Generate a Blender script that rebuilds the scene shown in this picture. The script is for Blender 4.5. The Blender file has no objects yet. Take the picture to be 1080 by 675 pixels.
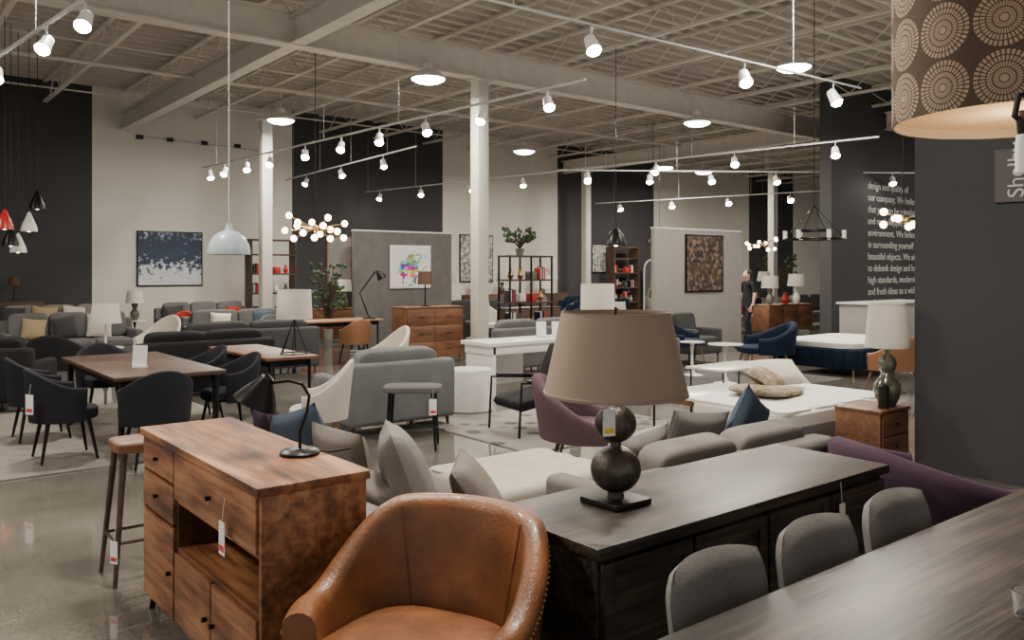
import bpy, bmesh, math, random
from mathutils import Vector, Matrix, Euler
random.seed(7)
PI=math.pi
sc=bpy.context.scene
# ---------------------------------------------------------------- materials
def newmat(name):
    m=bpy.data.materials.new(name); m.use_nodes=True
    nt=m.node_tree; bs=nt.nodes['Principled BSDF']
    return m,nt,bs
def coords(nt,scale=(1,1,1),kind='Object'):
    tc=nt.nodes.new('ShaderNodeTexCoord'); mp=nt.nodes.new('ShaderNodeMapping')
    mp.inputs['Scale'].default_value=scale
    nt.links.new(tc.outputs[kind],mp.inputs['Vector']); return mp.outputs['Vector']
def ramp(nt,fac,stops):
    r=nt.nodes.new('ShaderNodeValToRGB'); e=r.color_ramp.elements
    while len(e)<len(stops): e.new(0.5)
    for i,(p,c) in enumerate(stops):
        e[i].position=p; e[i].color=(*c,1)
    nt.links.new(fac,r.inputs['Fac']); return r.outputs['Color']
def noise(nt,vec,scale,detail=4,rough=.55):
    n=nt.nodes.new('ShaderNodeTexNoise'); n.inputs['Scale'].default_value=scale
    n.inputs['Detail'].default_value=detail; n.inputs['Roughness'].default_value=rough
    nt.links.new(vec,n.inputs['Vector']); return n.outputs['Fac']
def bump(nt,bs,h,strength,dist=.01):
    b=nt.nodes.new('ShaderNodeBump'); b.inputs['Strength'].default_value=strength; b.inputs['Distance'].default_value=dist
    nt.links.new(h,b.inputs['Height']); nt.links.new(b.outputs['Normal'],bs.inputs['Normal'])
def mul(c,k): return tuple(min(1,x*k) for x in c)
def plain(name,c,rough=.5,metal=0,var=.0,vs=6,bmp=0,bs_=60,emit=0,sheen=0,coat=0):
    m,nt,bs=newmat(name)
    bs.inputs['Base Color'].default_value=(*c,1); bs.inputs['Roughness'].default_value=rough; bs.inputs['Metallic'].default_value=metal
    v=coords(nt)
    n=noise(nt,v,vs)
    if var<=0: var=.04
    nt.links.new(ramp(nt,n,[(.3,mul(c,1-var)),(.7,mul(c,1+var))]),bs.inputs['Base Color'])
    if bmp: bump(nt,bs,noise(nt,v,bs_),bmp)
    if sheen: bs.inputs['Sheen Weight'].default_value=sheen; bs.inputs['Sheen Roughness'].default_value=.4
    if coat: bs.inputs['Coat Weight'].default_value=coat
    if emit:
        bs.inputs['Emission Color'].default_value=(*c,1); bs.inputs['Emission Strength'].default_value=emit
    return m
def fabric(name,c,var=.18,sheen=.0,fs=300): 
    m,nt,bs=newmat(name); v=coords(nt)
    a=noise(nt,v,fs,2); l=noise(nt,v,4,3)
    mx=nt.nodes.new('ShaderNodeMath'); mx.operation='ADD'; nt.links.new(a,mx.inputs[0]); nt.links.new(l,mx.inputs[1])
    hf=nt.nodes.new('ShaderNodeMath'); hf.operation='MULTIPLY'; hf.inputs[1].default_value=.5; nt.links.new(mx.outputs[0],hf.inputs[0])
    nt.links.new(ramp(nt,hf.outputs[0],[(.35,mul(c,1-var)),(.65,mul(c,1+var))]),bs.inputs['Base Color'])
    bs.inputs['Roughness'].default_value=.92; bs.inputs['Sheen Weight'].default_value=sheen; bs.inputs['Specular IOR Level'].default_value=.2
    bs.inputs['Sheen Tint'].default_value=(*mul(c,3),1)
    bump(nt,bs,mx.outputs[0],.35,.005); return m
def wood(name,c1,c2,c3,scale=(1.3,16,16),rough=.45,coat=0,big=1.6,bmp=.15,lo=.36,hi=.62):
    m,nt,bs=newmat(name)
    v=coords(nt,scale); g=noise(nt,v,1.6,6,.65)
    v2=coords(nt,(.8,3,3)); g2=noise(nt,v2,big,3)
    a=nt.nodes.new('ShaderNodeMath'); a.operation='ADD'; nt.links.new(g,a.inputs[0]); nt.links.new(g2,a.inputs[1])
    h=nt.nodes.new('ShaderNodeMath'); h.operation='MULTIPLY'; h.inputs[1].default_value=.5; nt.links.new(a.outputs[0],h.inputs[0])
    nt.links.new(ramp(nt,h.outputs[0],[(lo,c1),(.5,c2),(hi,c3)]),bs.inputs['Base Color'])
    bs.inputs['Roughness'].default_value=rough
    bump(nt,bs,g,bmp,.003); return m
M={}
M['acacia']=wood('acacia_wood',(.055,.019,.009),(.215,.080,.031),(.40,.18,.078),scale=(1.1,15,15),rough=.5,big=2.6,bmp=.35,lo=.38,hi=.61)
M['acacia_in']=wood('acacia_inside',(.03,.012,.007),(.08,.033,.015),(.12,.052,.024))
M['espresso']=wood('espresso_wood',(.006,.0045,.0035),(.026,.018,.0135),(.075,.054,.040),scale=(1.0,34,34),rough=.42,bmp=.4,lo=.42,hi=.60)
M['tabletop']=wood('dark_table_wood',(.006,.0045,.0035),(.025,.0175,.0135),(.072,.052,.040),scale=(1.0,34,34),rough=.40,bmp=.4,lo=.42,hi=.60)
M['walnut']=wood('walnut_wood',(.07,.028,.014),(.145,.060,.027),(.22,.10,.046),rough=.5)
M['walnut_dk']=wood('dark_walnut_wood',(.03,.017,.012),(.06,.034,.022),(.09,.053,.035),rough=.5)
M['oak']=wood('oak_wood',(.20,.10,.048),(.30,.16,.078),(.38,.22,.11),rough=.55)
M['leather']=plain('tan_leather',(.19,.073,.027),.38,var=.42,vs=5,bmp=.3,bs_=90,coat=.10)
M['leather2']=plain('cognac_leather',(.22,.10,.045),.5,var=.15)
M['lgrey']=fabric('light_grey_fabric',(.235,.222,.21),fs=160)
M['mgrey']=fabric('mid_grey_fabric',(.125,.124,.126))
M['bgrey']=fabric('blue_grey_fabric',(.155,.160,.166))
M['dgrey']=fabric('dark_grey_fabric',(.05,.05,.053))
M['black_f']=fabric('black_fabric',(.014,.0145,.016))
M['char']=fabric('charcoal_fabric',(.018,.019,.024))
M['greige']=fabric('greige_fabric',(.20,.178,.155),var=.25,fs=160)
M['chair_grey']=fabric('chair_grey_fabric',(.16,.153,.150),var=.28,fs=180)
M['sofa_d']=fabric('taupe_grey_fabric',(.165,.150,.14),var=.25,fs=160)
M['cream']=fabric('cream_fabric',(.55,.51,.45),var=.08)
M['white_f']=fabric('white_fabric',(.66,.645,.61),var=.06)
M['mauve']=fabric('mauve_velvet',(.095,.060,.070),sheen=.25)
M['purple']=fabric('plum_velvet',(.044,.025,.040),sheen=.25)
M['purple_dk']=fabric('dark_plum_fabric',(.035,.02,.038))
M['navy']=fabric('navy_velvet',(.006,.013,.030),sheen=.15)
M['blue']=fabric('dusty_blue_fabric',(.065,.088,.125))
M['mustard']=fabric('mustard_fabric',(.36,.29,.17))
M['red_f']=fabric('red_fabric',(.38,.04,.03))
M['fur']=fabric('brown_hide',(.25,.20,.145),var=.6,fs=20)
M['blackm']=plain('black_metal',(.012,.012,.013),.35,.6)
M['bronze']=plain('pewter_bronze',(.09,.08,.07),.42,.7,var=.45,vs=25,bmp=.35,bs_=60)
M['bronze_dk']=plain('dark_bronze',(.025,.022,.02),.45,.6)
M['brass']=plain('brass',(.45,.30,.12),.3,1)
M['chrome']=plain('brushed_steel',(.55,.55,.55),.3,1)
M['white']=plain('white_lacquer',(.72,.71,.69),.3)
M['marble']=plain('white_marble',(.68,.67,.65),.25,var=.12,vs=5)
M['paleblue']=plain('pale_blue_enamel',(.42,.50,.55),.3)
M['red']=plain('red_enamel',(.5,.025,.02),.3)
M['ceramic']=plain('olive_ceramic',(.075,.075,.05),.18,var=.4,vs=12,coat=.6)
M['ceramic_g']=plain('green_grey_ceramic',(.15,.16,.13),.3,var=.2)
M['plant']=plain('leaf_green',(.03,.07,.02),.6,var=.4)
M['skin']=plain('skin',(.55,.34,.25),.55)
M['hair']=plain('dark_hair',(.02,.012,.008),.5)
M['paper']=plain('tag_paper',(.85,.85,.84),.7)
M['tagred']=plain('tag_red_ink',(.65,.05,.05),.7)
M['tagyel']=plain('tag_yellow_ink',(.85,.65,.05),.7)
M['mirror']=plain('mirror_glass',(.85,.87,.88),.03,1)
M['cream_wall']=plain('cream_wall_paint',(.70,.67,.61),.85,var=.05,vs=.6,bmp=.1,bs_=40)
M['dark_wall']=plain('slate_wall_paint',(.045,.044,.048),.75,var=.08,vs=.6,bmp=.1,bs_=40)
M['steel']=plain('painted_ceiling_steel',(.66,.62,.56),.7,var=.06)
M['deck']=plain('ceiling_deck_paint',(.54,.50,.445),.8,var=.1,vs=.4)
M['rail']=plain('track_rail_paint',(.5,.5,.49),.5)
M['colpaint']=plain('column_paint',(.58,.56,.50),.6)
M['panel_g']=fabric('grey_panel_felt',(.13,.127,.125),fs=90)
M['panel_l']=plain('taupe_panel',(.30,.285,.27),.8)
M['sign']=plain('mauve_sign_paint',(.10,.085,.09),.7)
M['glow']=plain('lamp_glow',(1,.93,.82),.5,emit=100)
M['glow_b']=plain('bay_glow',(1,.96,.90),.5,emit=30)
M['glow_w']=plain('globe_glow',(1,.78,.50),.5,emit=14)
M['frost']=plain('frosted_glass',(.75,.72,.68),.4,emit=.25)
M['letter']=plain('white_lettering',(.55,.55,.54),.6)
def shade_mat(name,c,tr=.5):
    m,nt,bs=newmat(name); out=nt.nodes['Material Output']
    bs.inputs['Roughness'].default_value=.9; bs.inputs['Specular IOR Level'].default_value=.1
    v=coords(nt,(1,1,1)); n=noise(nt,v,260,2)
    col=ramp(nt,n,[(.3,mul(c,.9)),(.7,mul(c,1.08))]); nt.links.new(col,bs.inputs['Base Color'])
    t=nt.nodes.new('ShaderNodeBsdfTranslucent'); nt.links.new(col,t.inputs['Color'])
    mx=nt.nodes.new('ShaderNodeMixShader'); mx.inputs[0].default_value=tr
    nt.links.new(bs.outputs[0],mx.inputs[1]); nt.links.new(t.outputs[0],mx.inputs[2]); nt.links.new(mx.outputs[0],out.inputs['Surface']); return m
M['shade_w']=shade_mat('white_lampshade',(.82,.79,.73),.4)
M['shade_t']=shade_mat('taupe_lampshade',(.45,.365,.30),.3)
M['shade_b']=shade_mat('brown_lampshade',(.14,.09,.06),.2)
M['shade_in']=shade_mat('shade_lining',(.88,.76,.58),.3)
m,nt,bs=newmat('clear_glass'); bs.inputs['Transmission Weight'].default_value=1; bs.inputs['Roughness'].default_value=.03; bs.inputs['Base Color'].default_value=(.95,.97,.97,1); M['glass']=m
m,nt,bs=newmat('polished_concrete'); v=coords(nt)
n1=noise(nt,v,.7,6,.6); n2=noise(nt,v,35,3)
a=nt.nodes.new('ShaderNodeMath'); a.operation='MULTIPLY_ADD'; nt.links.new(n2,a.inputs[0]); a.inputs[1].default_value=.45; nt.links.new(n1,a.inputs[2])
nt.links.new(ramp(nt,a.outputs[0],[(.48,(.088,.080,.067)),(.72,(.165,.152,.128)),(.95,(.25,.233,.198))]),bs.inputs['Base Color'])
nt.links.new(ramp(nt,n1,[(.3,(.07,.07,.07)),(.7,(.17,.17,.17))]),bs.inputs['Roughness'])
bs.inputs['Coat Weight'].default_value=1; bs.inputs['Coat Roughness'].default_value=.05
M['concrete']=m
def stripes(name,c1,c2,sc_,ax=0):
    m,nt,bs=newmat(name); v=coords(nt); w=nt.nodes.new('ShaderNodeTexWave'); w.bands_direction='XYZ'[ax]
    w.inputs['Scale'].default_value=sc_; w.inputs['Distortion'].default_value=1.5; nt.links.new(v,w.inputs['Vector'])
    nt.links.new(ramp(nt,w.outputs['Fac'],[(.3,c1),(.6,c2)]),bs.inputs['Base Color']); bs.inputs['Roughness'].default_value=.9; return m
M['stripe']=stripes('ribbed_grey_fabric',(.17,.16,.155),(.22,.21,.2),16)
M['pattern']=stripes('patterned_fabric',(.06,.06,.07),(.3,.285,.27),9,2)
def rugmat(name,c1,c2,s):
    m,nt,bs=newmat(name); v=coords(nt); b=nt.nodes.new('ShaderNodeTexVoronoi'); b.inputs['Scale'].default_value=s
    nt.links.new(v,b.inputs['Vector']); nt.links.new(ramp(nt,b.outputs['Distance'],[(.25,c1),(.4,c2)]),bs.inputs['Base Color']); bs.inputs['Roughness'].default_value=.95
    bump(nt,bs,noise(nt,v,300),.3,.005); return m
M['rug1']=rugmat('beige_rug_weave',(.15,.135,.11),(.18,.165,.14),6)
M['rug2']=rugmat('patterned_rug_weave',(.07,.065,.063),(.22,.205,.185),4)
M['rug3']=rugmat('charcoal_rug_weave',(.05,.05,.052),(.075,.073,.072),9)
def paint(name,stops,s,grad=.5,detail=6,voro=False):
    m,nt,bs=newmat(name); v=coords(nt)
    if voro:
        t=nt.nodes.new('ShaderNodeTexVoronoi'); t.inputs['Scale'].default_value=s; nt.links.new(v,t.inputs['Vector'])
        sp=nt.nodes.new('ShaderNodeSeparateColor'); nt.links.new(t.outputs['Color'],sp.inputs[0]); n=sp.outputs[0]
    else: n=noise(nt,v,s,detail,.7)
    sx=nt.nodes.new('ShaderNodeSeparateXYZ'); nt.links.new(v,sx.inputs[0])
    a=nt.nodes.new('ShaderNodeMath'); a.operation='MULTIPLY_ADD'; nt.links.new(sx.outputs['Z'],a.inputs[0]); a.inputs[1].default_value=grad; nt.links.new(n,a.inputs[2])
    nt.links.new(ramp(nt,a.outputs[0],stops),bs.inputs['Base Color']); bs.inputs['Roughness'].default_value=.6; return m
M['p_snow']=paint('snow_mountain_artwork',[(.30,(.70,.73,.76)),(.40,(.5,.56,.63)),(.44,(.03,.055,.10)),(.76,(.018,.03,.06)),(.84,(.20,.27,.38)),(.9,(.6,.64,.7))],7,.42)
M['p_brown']=paint('brown_textured_artwork',[(.15,(.02,.017,.014)),(.4,(.09,.055,.035)),(.6,(.22,.16,.11)),(.8,(.05,.03,.022))],14,0,voro=True)
M['p_grey']=paint('grey_ink_artwork',[(.35,(.06,.06,.06)),(.5,(.35,.35,.34)),(.6,(.7,.69,.66))],9,0)
m,nt,bs=newmat('colourful_floral_artwork'); v=coords(nt)
vo=nt.nodes.new('ShaderNodeTexVoronoi'); vo.inputs['Scale'].default_value=9; nt.links.new(v,vo.inputs['Vector'])
hs=nt.nodes.new('ShaderNodeHueSaturation'); hs.inputs['Saturation'].default_value=1.5; hs.inputs['Value'].default_value=.7; nt.links.new(vo.outputs['Color'],hs.inputs['Color'])
ln=nt.nodes.new('ShaderNodeVectorMath'); ln.operation='LENGTH'; nt.links.new(v,ln.inputs[0])
nn=noise(nt,v,6,4); ad=nt.nodes.new('ShaderNodeMath'); ad.operation='MULTIPLY_ADD'; nt.links.new(nn,ad.inputs[0]); ad.inputs[1].default_value=1.3; nt.links.new(ln.outputs['Value'],ad.inputs[2])
lt=nt.nodes.new('ShaderNodeMath'); lt.operation='LESS_THAN'; nt.links.new(ad.outputs[0],lt.inputs[0]); lt.inputs[1].default_value=.90
mm_=nt.nodes.new('ShaderNodeMix'); mm_.data_type='RGBA'; nt.links.new(lt.outputs[0],mm_.inputs['Factor']); mm_.inputs['A'].default_value=(.72,.72,.70,1); nt.links.new(hs.outputs['Color'],mm_.inputs['B'])
nt.links.new(mm_.outputs['Result'],bs.inputs['Base Color']); M['p_col']=m
# ---------------------------------------------------------------- mesh builder
def rotm(r): return Euler(r).to_matrix().to_4x4()
class B:
    def __init__(s,name): s.name=name; s.v=[]; s.f=[]; s.mi=[]; s.m=[]
    def idx(s,mat):
        mat=M[mat]
        if mat not in s.m: s.m.append(mat)
        return s.m.index(mat)
    def add(s,vs,fs,mat,T=None):
        o=len(s.v); k=s.idx(mat)
        for p in vs:
            p=Vector(p); s.v.append(T@p if T else p)
        for f in fs: s.f.append([i+o for i in f]); s.mi.append(k)
    def box(s,c,d,mat,r=0,rot=(0,0,0),seg=2):
        bm=bmesh.new(); bmesh.ops.create_cube(bm,size=1)
        for v in bm.verts: v.co=Vector((v.co.x*d[0],v.co.y*d[1],v.co.z*d[2]))
        if r>0: bmesh.ops.bevel(bm,geom=bm.edges[:],offset=min(r,min(d)*.45),segments=seg,profile=.5,affect='EDGES')
        bm.verts.index_update()
        s.add([v.co.copy() for v in bm.verts],[[v.index for v in f.verts] for f in bm.faces],mat,Matrix.Translation(c)@rotm(rot)); bm.free()
    def tube(s,pts,r,mat,n=8,closed=False):
        pts=[Vector(p) for p in pts]; N=len(pts); rs=r if isinstance(r,(list,tuple)) else [r]*N
        vs=[];fs=[]; up=None
        for i,p in enumerate(pts):
            if closed: t=(pts[(i+1)%N]-pts[i-1])
            else: t=(pts[min(i+1,N-1)]-pts[max(i-1,0)])
            t.normalize()
            if up is None:
                up=Vector((0,0,1)) if abs(t.z)<.9 else Vector((1,0,0))
            a=t.cross(up).normalized(); b=a.cross(t).normalized(); up=b
            for k in range(n):
                w=2*PI*k/n; vs.append(p+(a*math.cos(w)+b*math.sin(w))*rs[i])
        for i in range(N if closed else N-1):
            j=(i+1)%N
            for k in range(n):
                l=(k+1)%n; fs.append([i*n+k,i*n+l,j*n+l,j*n+k])
        if not closed: fs.append(list(range(n))[::-1]); fs.append([(N-1)*n+k for k in range(n)])
        s.add(vs,fs,mat)
    def cyl(s,a,b,r0,r1,mat,n=16): s.tube([a,b],[r0,r1],mat,n)
    def lathe(s,prof,mat,c=(0,0,0),n=32,rot=(0,0,0)):
        vs=[];fs=[]
        for r,z in prof:
            for k in range(n):
                w=2*PI*k/n; vs.append((r*math.cos(w),r*math.sin(w),z))
        for i in range(len(prof)-1):
            for k in range(n):
                l=(k+1)%n; fs.append([i*n+k,i*n+l,(i+1)*n+l,(i+1)*n+k])
        if prof[0][0]>1e-4 and prof[0]!=prof[-1]: fs.append(list(range(n))[::-1])
        if prof[-1][0]>1e-4 and prof[0]!=prof[-1]: fs.append([(len(prof)-1)*n+k for k in range(n)])
        s.add(vs,fs,mat,Matrix.Translation(c)@rotm(rot))
    def ring(s,prof,mat,c=(0,0,0),n=40):
        vs=[];fs=[];P=len(prof)
        for r,z in prof:
            for k in range(n):
                w=2*PI*k/n; vs.append((r*math.cos(w),r*math.sin(w),z))
        for i in range(P):
            j=(i+1)%P
            for k in range(n):
                l=(k+1)%n; fs.append([i*n+k,i*n+l,j*n+l,j*n+k])
        s.add(vs,fs,mat,Matrix.Translation(c))
    def ell(s,c,d,mat,e1=1,e2=1,rot=(0,0,0),nu=20,nv=12):
        def c_(w,m): x=math.cos(w); return math.copysign(abs(x)**m,x)
        def s_(w,m): x=math.sin(w); return math.copysign(abs(x)**m,x)
        vs=[];fs=[]
        for j in range(nv+1):
            p=-PI/2+PI*j/nv
            for i in range(nu):
                t=2*PI*(i+.5)/nu
                vs.append((d[0]/2*c_(p,e1)*c_(t,e2),d[1]/2*c_(p,e1)*s_(t,e2),d[2]/2*s_(p,e1)))
        for j in range(nv):
            for i in range(nu):
                k=(i+1)%nu; fs.append([j*nu+i,j*nu+k,(j+1)*nu+k,(j+1)*nu+i])
        s.add(vs,fs,mat,Matrix.Translation(c)@rotm(rot))
    def cush(s,c,d,mat,rot=(0,0,0)): s.ell(c,d,mat,.35,.22,rot,32,14)
    def pillow(s,c,w,h,t,mat,rot=(0,0,0),n=12):
        vs=[];fs=[]
        for sd in (1,-1):
            for j in range(n+1):
                for i in range(n+1):
                    u=-1+2*i/n; v=-1+2*j/n
                    th=t/2*(max(0,(1-u*u)*(1-v*v)))**.42
                    x=u*w/2*(1-.07*(1-v*v)); z=v*h/2*(1-.07*(1-u*u))
                    vs.append((x,sd*th,z))
        K=(n+1)**2
        for j in range(n):
            for i in range(n):
                a=j*(n+1)+i; fs.append([a,a+1,a+n+2,a+n+1]); fs.append([K+a,K+a+n+1,K+a+n+2,K+a+1])
        s.add(vs,fs,mat,Matrix.Translation(c)@rotm(rot))
    def barrel(s,R,z0,ztop,zarm,th,mat,ang=2.1,flare=.05,p=1.0,depth=1.0,n=36,yo=0,k=5):
        vs=[];fs=[]; P=None
        for i in range(n+1):
            q=-1+2*i/n; a=q*ang
            w=(.5*(1+math.cos(PI*q)))**p
            top=zarm+(ztop-zarm)*w; sec=[]
            for j in range(k): sec.append((th/2,z0+(top-th/2-z0)*j/k))
            for j in range(7):
                g=PI*j/6; sec.append((th/2*math.cos(g),top-th/2+th/2*math.sin(g)))
            for j in range(k-1,-1,-1): sec.append((-th/2,z0+(top-th/2-z0)*j/k))
            P=len(sec)
            for nn,z in sec:
                r=R+flare*(z-z0)/(ztop-z0)+nn
                vs.append((r*math.sin(a),yo+r*math.cos(a)*depth,z))
        for i in range(n):
            for j in range(P):
                l=(j+1)%P; fs.append([i*P+j,i*P+l,(i+1)*P+l,(i+1)*P+j])
        fs.append(list(range(P))); fs.append([n*P+j for j in range(P)][::-1])
        s.add(vs,fs,mat)
    def obj(s,loc=(0,0,0),rot=0,angle=38):
        me=bpy.data.meshes.new(s.name); me.from_pydata([tuple(v) for v in s.v],[],s.f)
        for m in s.m: me.materials.append(m)
        for p,k in zip(me.polygons,s.mi): p.material_index=k; p.use_smooth=True
        bm=bmesh.new(); bm.from_mesh(me); bmesh.ops.recalc_face_normals(bm,faces=bm.faces[:]); bm.to_mesh(me); bm.free()
        me.set_sharp_from_angle(angle=math.radians(angle))
        o=bpy.data.objects.new(s.name,me); sc.collection.objects.link(o)
        o.location=loc; o.rotation_euler=(0,0,math.radians(rot)); return o
# survey frame -> building frame (plain rotation of the plan by the angle of the building grid)
SA,CA=math.sin(math.radians(51.3)),math.cos(math.radians(51.3))
def S(X,Y,z=0): return (SA*X+CA*Y,-CA*X+SA*Y,z)
# ---------------------------------------------------------------- room
X0,X1,Y0,Y1,HC=-8,46,-6,22.8,6.3
JB=.56
b=B('floor'); b.box(((X0+X1)/2,(Y0+Y1)/2,-.1),(X1-X0,Y1-Y0,.2),'concrete'); b.obj()
b=B('ceiling'); vs=[];fs=[];per=.36;n=int((Y1-Y0+.4)/per)
prof=[]
for i in range(n+1):
    y=Y0+i*per; prof+= [(y,HC),(y+.12,HC),(y+.15,HC+.11),(y+.33,HC+.11)]
for y,z in prof: vs+=[(X0,y,z),(X1,y,z)]
for i in range(len(prof)-1): fs.append([2*i,2*i+1,2*i+3,2*i+2])
b.add(vs,fs,'deck'); b.box(((X0+X1)/2,(Y0+Y1)/2,HC+.25),(X1-X0,Y1-Y0+.4,.1),'deck'); b.obj()
b=B('ceiling_joists')
x=X0+1
while x<X1:
    b.box((x,(Y0+Y1)/2,HC-.03),(.09,Y1-Y0,.05),'steel'); b.box((x,(Y0+Y1)/2,HC-.52),(.09,Y1-Y0,.055),'steel')
    y=Y0;k=0
    while y<Y1-.6:
        z0,z1=(HC-.5,HC-.05) if k%2 else (HC-.05,HC-.5)
        b.tube([(x,y,z0),(x,y+.6,z1)],.013,'steel',4); y+=.6;k+=1
    x+=1.8
b.obj()
b=B('ceiling_bridging_pipes')
for y in (1.5,7.7,16.2,20.8): b.tube([(X0,y,HC-.56),(X1,y,HC-.56)],.02,'steel',6)
for y in (6.1,17.3): b.tube([(X0,y,HC-.68),(X1,y,HC-.68)],.04,'steel',8)
b.obj()
def ibeam(name,a,bb,z,h,w):
    b=B(name); c=((a[0]+bb[0])/2,(a[1]+bb[1])/2); L=max(abs(a[0]-bb[0]),abs(a[1]-bb[1])); ax=abs(a[0]-bb[0])>abs(a[1]-bb[1])
    d=lambda p,q:(L,p,q) if ax else (p,L,q)
    b.box((*c,z),d(.03,h),'steel'); b.box((*c,z+h/2),d(w,.03),'steel'); b.box((*c,z-h/2),d(w,.03),'steel'); b.obj()
ibeam('ceiling_girder',(X0,12.47),(X1,12.47),HC-.8,.5,.26)
ibeam('ceiling_girder',(5.58,Y0),(5.58,Y1),HC-.82,.42,.24)
ibeam('ceiling_girder',(20.7,Y0),(20.7,Y1),HC-.82,.42,.24)
def column(x,y):
    b=B('support_column'); b.box((x*0,0,(HC-1.07)/2),(.25,.25,HC-1.07),'colpaint',.02); b.box((0,0,.01),(.4,.4,.02),'colpaint'); b.box((0,0,HC-1.08),(.4,.3,.02),'colpaint'); b.obj((x,y,0))
column(9.22,12.47); column(7.73,18.9); column(20.7,21.6); column(26,17.5)
edges=[X0,6.73-1.89,6.73+3.39,6.73+8.62,6.73+13.67,6.73+18.9,6.73+25.3,6.73+28.8,X1]
b=B('wall_back')
for i in range(len(edges)-1):
    b.box(((edges[i]+edges[i+1])/2,Y1+.1,HC/2),(edges[i+1]-edges[i],.2,HC),'cream_wall' if i%2 else 'dark_wall')
b.obj()
b=B('wall_conduit'); b.tube([(5.9,Y1-.04,5.15),(9.4,Y1-.04,5.05)],.02,'rail',6)
for x in(5.95,6.7,7.6,8.5,9.3): b.box((x,Y1-.05,5.13),(.16,.08,.10),'bronze_dk')
b.obj()
b=B('baseboard_back'); b.box(((X0+X1)/2,Y1-.01,.06),(X1-X0,.02,.12),'dark_wall'); b.obj()
b=B('wall_right'); b.box((X1+.1,(Y0+Y1)/2,HC/2),(.2,Y1-Y0,HC),'cream_wall'); b.obj()
b=B('wall_left')
b.box((X0-.1,(Y0+Y1)/2,.25),(.2,Y1-Y0,.5),'cream_wall'); b.box((X0-.1,(Y0+Y1)/2,4.9),(.2,Y1-Y0,2.8),'cream_wall')
for i in range(10): b.box((X0-.1,Y0+.15+i*(Y1-Y0-.3)/9,2),(.2,.3,3.1),'cream_wall')
b.obj()
b=B('wall_text'); b.box((24.1,10.75,HC/2),(12,.3,HC),'dark_wall'); b.obj()
b=B('wall_partition'); b.box((7.4,-.3,HC/2),(.36,7.5,HC),'dark_wall'); b.obj()
b=B('wall_sign'); b.box((0,0,0),(.02,.5,.42),'sign'); b.obj((7.205,2.55,2.45))
def text(name,body,size,loc,rot,mat,spacing=1.25,align='LEFT'):
    c=bpy.data.curves.new(name,'FONT'); c.body=body; c.size=size; c.extrude=.004; c.space_line=spacing; c.align_x=align
    c.materials.append(M[mat]); o=bpy.data.objects.new(name,c); sc.collection.objects.link(o); o.location=loc; o.rotation_euler=rot; return o
text('wall_lettering',"design and quality of\nour company. We believe\nthat you can be stimulated\nand made happier by your\nenvironment. We believe\nin surrounding yourself with\nbeautiful objects. We aim\nto debunk design and bring\nhigh standards, modernity\nand fresh ideas to a wider\naudience.",.25,(19.75,10.59,3.72),(PI/2,0,0),'letter',1.17)
text('sign_lettering',"Shelby",.17,(7.19,2.585,2.27),(PI/2,-PI/2,-PI/2),'letter')
# ---------------------------------------------------------------- furniture builders
def cabinet(name,w,d,h,m,loc,rot,cells,leg=.1,legm='blackm',knob='blackm',top=.03,inside=None,legin=.04,out=0):
    b=B(name); t=.024; z0=leg; inside=inside or m
    b.box((0,0,h-top/2),(w+out,d+out,top),m,.004)
    b.box((0,0,z0+t/2),(w-.01,d-.02,t),m,.003)
    for s_ in (-1,1): b.box((s_*(w/2-t/2-.004),.004,(z0+h-top)/2),(t,d-.02,h-top-z0),m,.003)
    b.box((0,d/2-.012,(z0+h)/2),(w-.05,.012,h-z0-.06),inside)
    H=h-top-z0; W=w-2*t-.01
    for (a0,a1,c0,c1,kind) in cells:
        xa=-W/2+a0*W; xb=-W/2+a1*W; za=z0+c0*H; zb=z0+c1*H
        cx,cz=(xa+xb)/2,(za+zb)/2
        if kind=='open':
            for xx in (xa,xb): b.box((xx,0,cz),(.018,d-.04,zb-za),inside)
            for zz in (za,zb): b.box((cx,0,zz),(xb-xa,d-.04,.018),m)
        else:
            b.box((cx,-d/2+.014,cz),(xb-xa-.008,.022,zb-za-.008),m,.004)
            if kind=='drawer':
                b.cyl((cx,-d/2+.005,cz),(cx,-d/2-.018,cz),.008,.011,knob,10)
            elif kind=='pull':
                b.box((cx,-d/2-.008,cz),(.12,.015,.012),knob,.003)
            elif kind in('doorl','doorr'):
                kx=xa+.04 if kind=='doorl' else xb-.04
                b.cyl((kx,-d/2+.005,cz),(kx,-d/2-.018,cz),.009,.012,knob,10)
    if leg>0:
        for sx in(-1,1):
            for sy in(-1,1):
                b.cyl((sx*(w/2-legin-.02),sy*(d/2-legin-.02),z0+.002),(sx*(w/2-legin),sy*(d/2-legin),0),.022,.014,legm,10)
    return b.obj(loc,rot)
def table(name,w,d,h,top,legm,loc,rot=0,t=.035,lr=.03,splay=.0,box=False,inset=.08):
    b=B(name); b.box((0,0,h-t/2),(w,d,t),top,.008)
    b.box((0,0,h-t-.04),(w-2*inset,d-2*inset,.07),legm,.004)
    for sx in(-1,1):
        for sy in(-1,1):
            p=(sx*(w/2-inset),sy*(d/2-inset),h-t); q=(sx*(w/2-inset+splay),sy*(d/2-inset+splay),0)
            b.cyl(p,q,lr,lr*.65,legm,12)
    return b.obj(loc,rot)
def barrel_chair(name,m,legm,loc,rot,R=.27,top=.82,arm=.64,seat=.46,th=.045,ang=2.0,flare=.04,p=1.2):
    b=B(name)
    b.ell((0,-.02,seat-.04),(R*1.85,R*1.85,.12),m,.35,.75,nu=28)
    b.barrel(R,seat-.1,top,arm,th,m,ang,flare,p)
    for sx in(-1,1):
        for sy in(-1,1): b.cyl((sx*R*.6,sy*R*.6,seat-.08),(sx*R*.85,sy*R*.85,0),.02,.011,legm,10)
    return b.obj(loc,rot)
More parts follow.
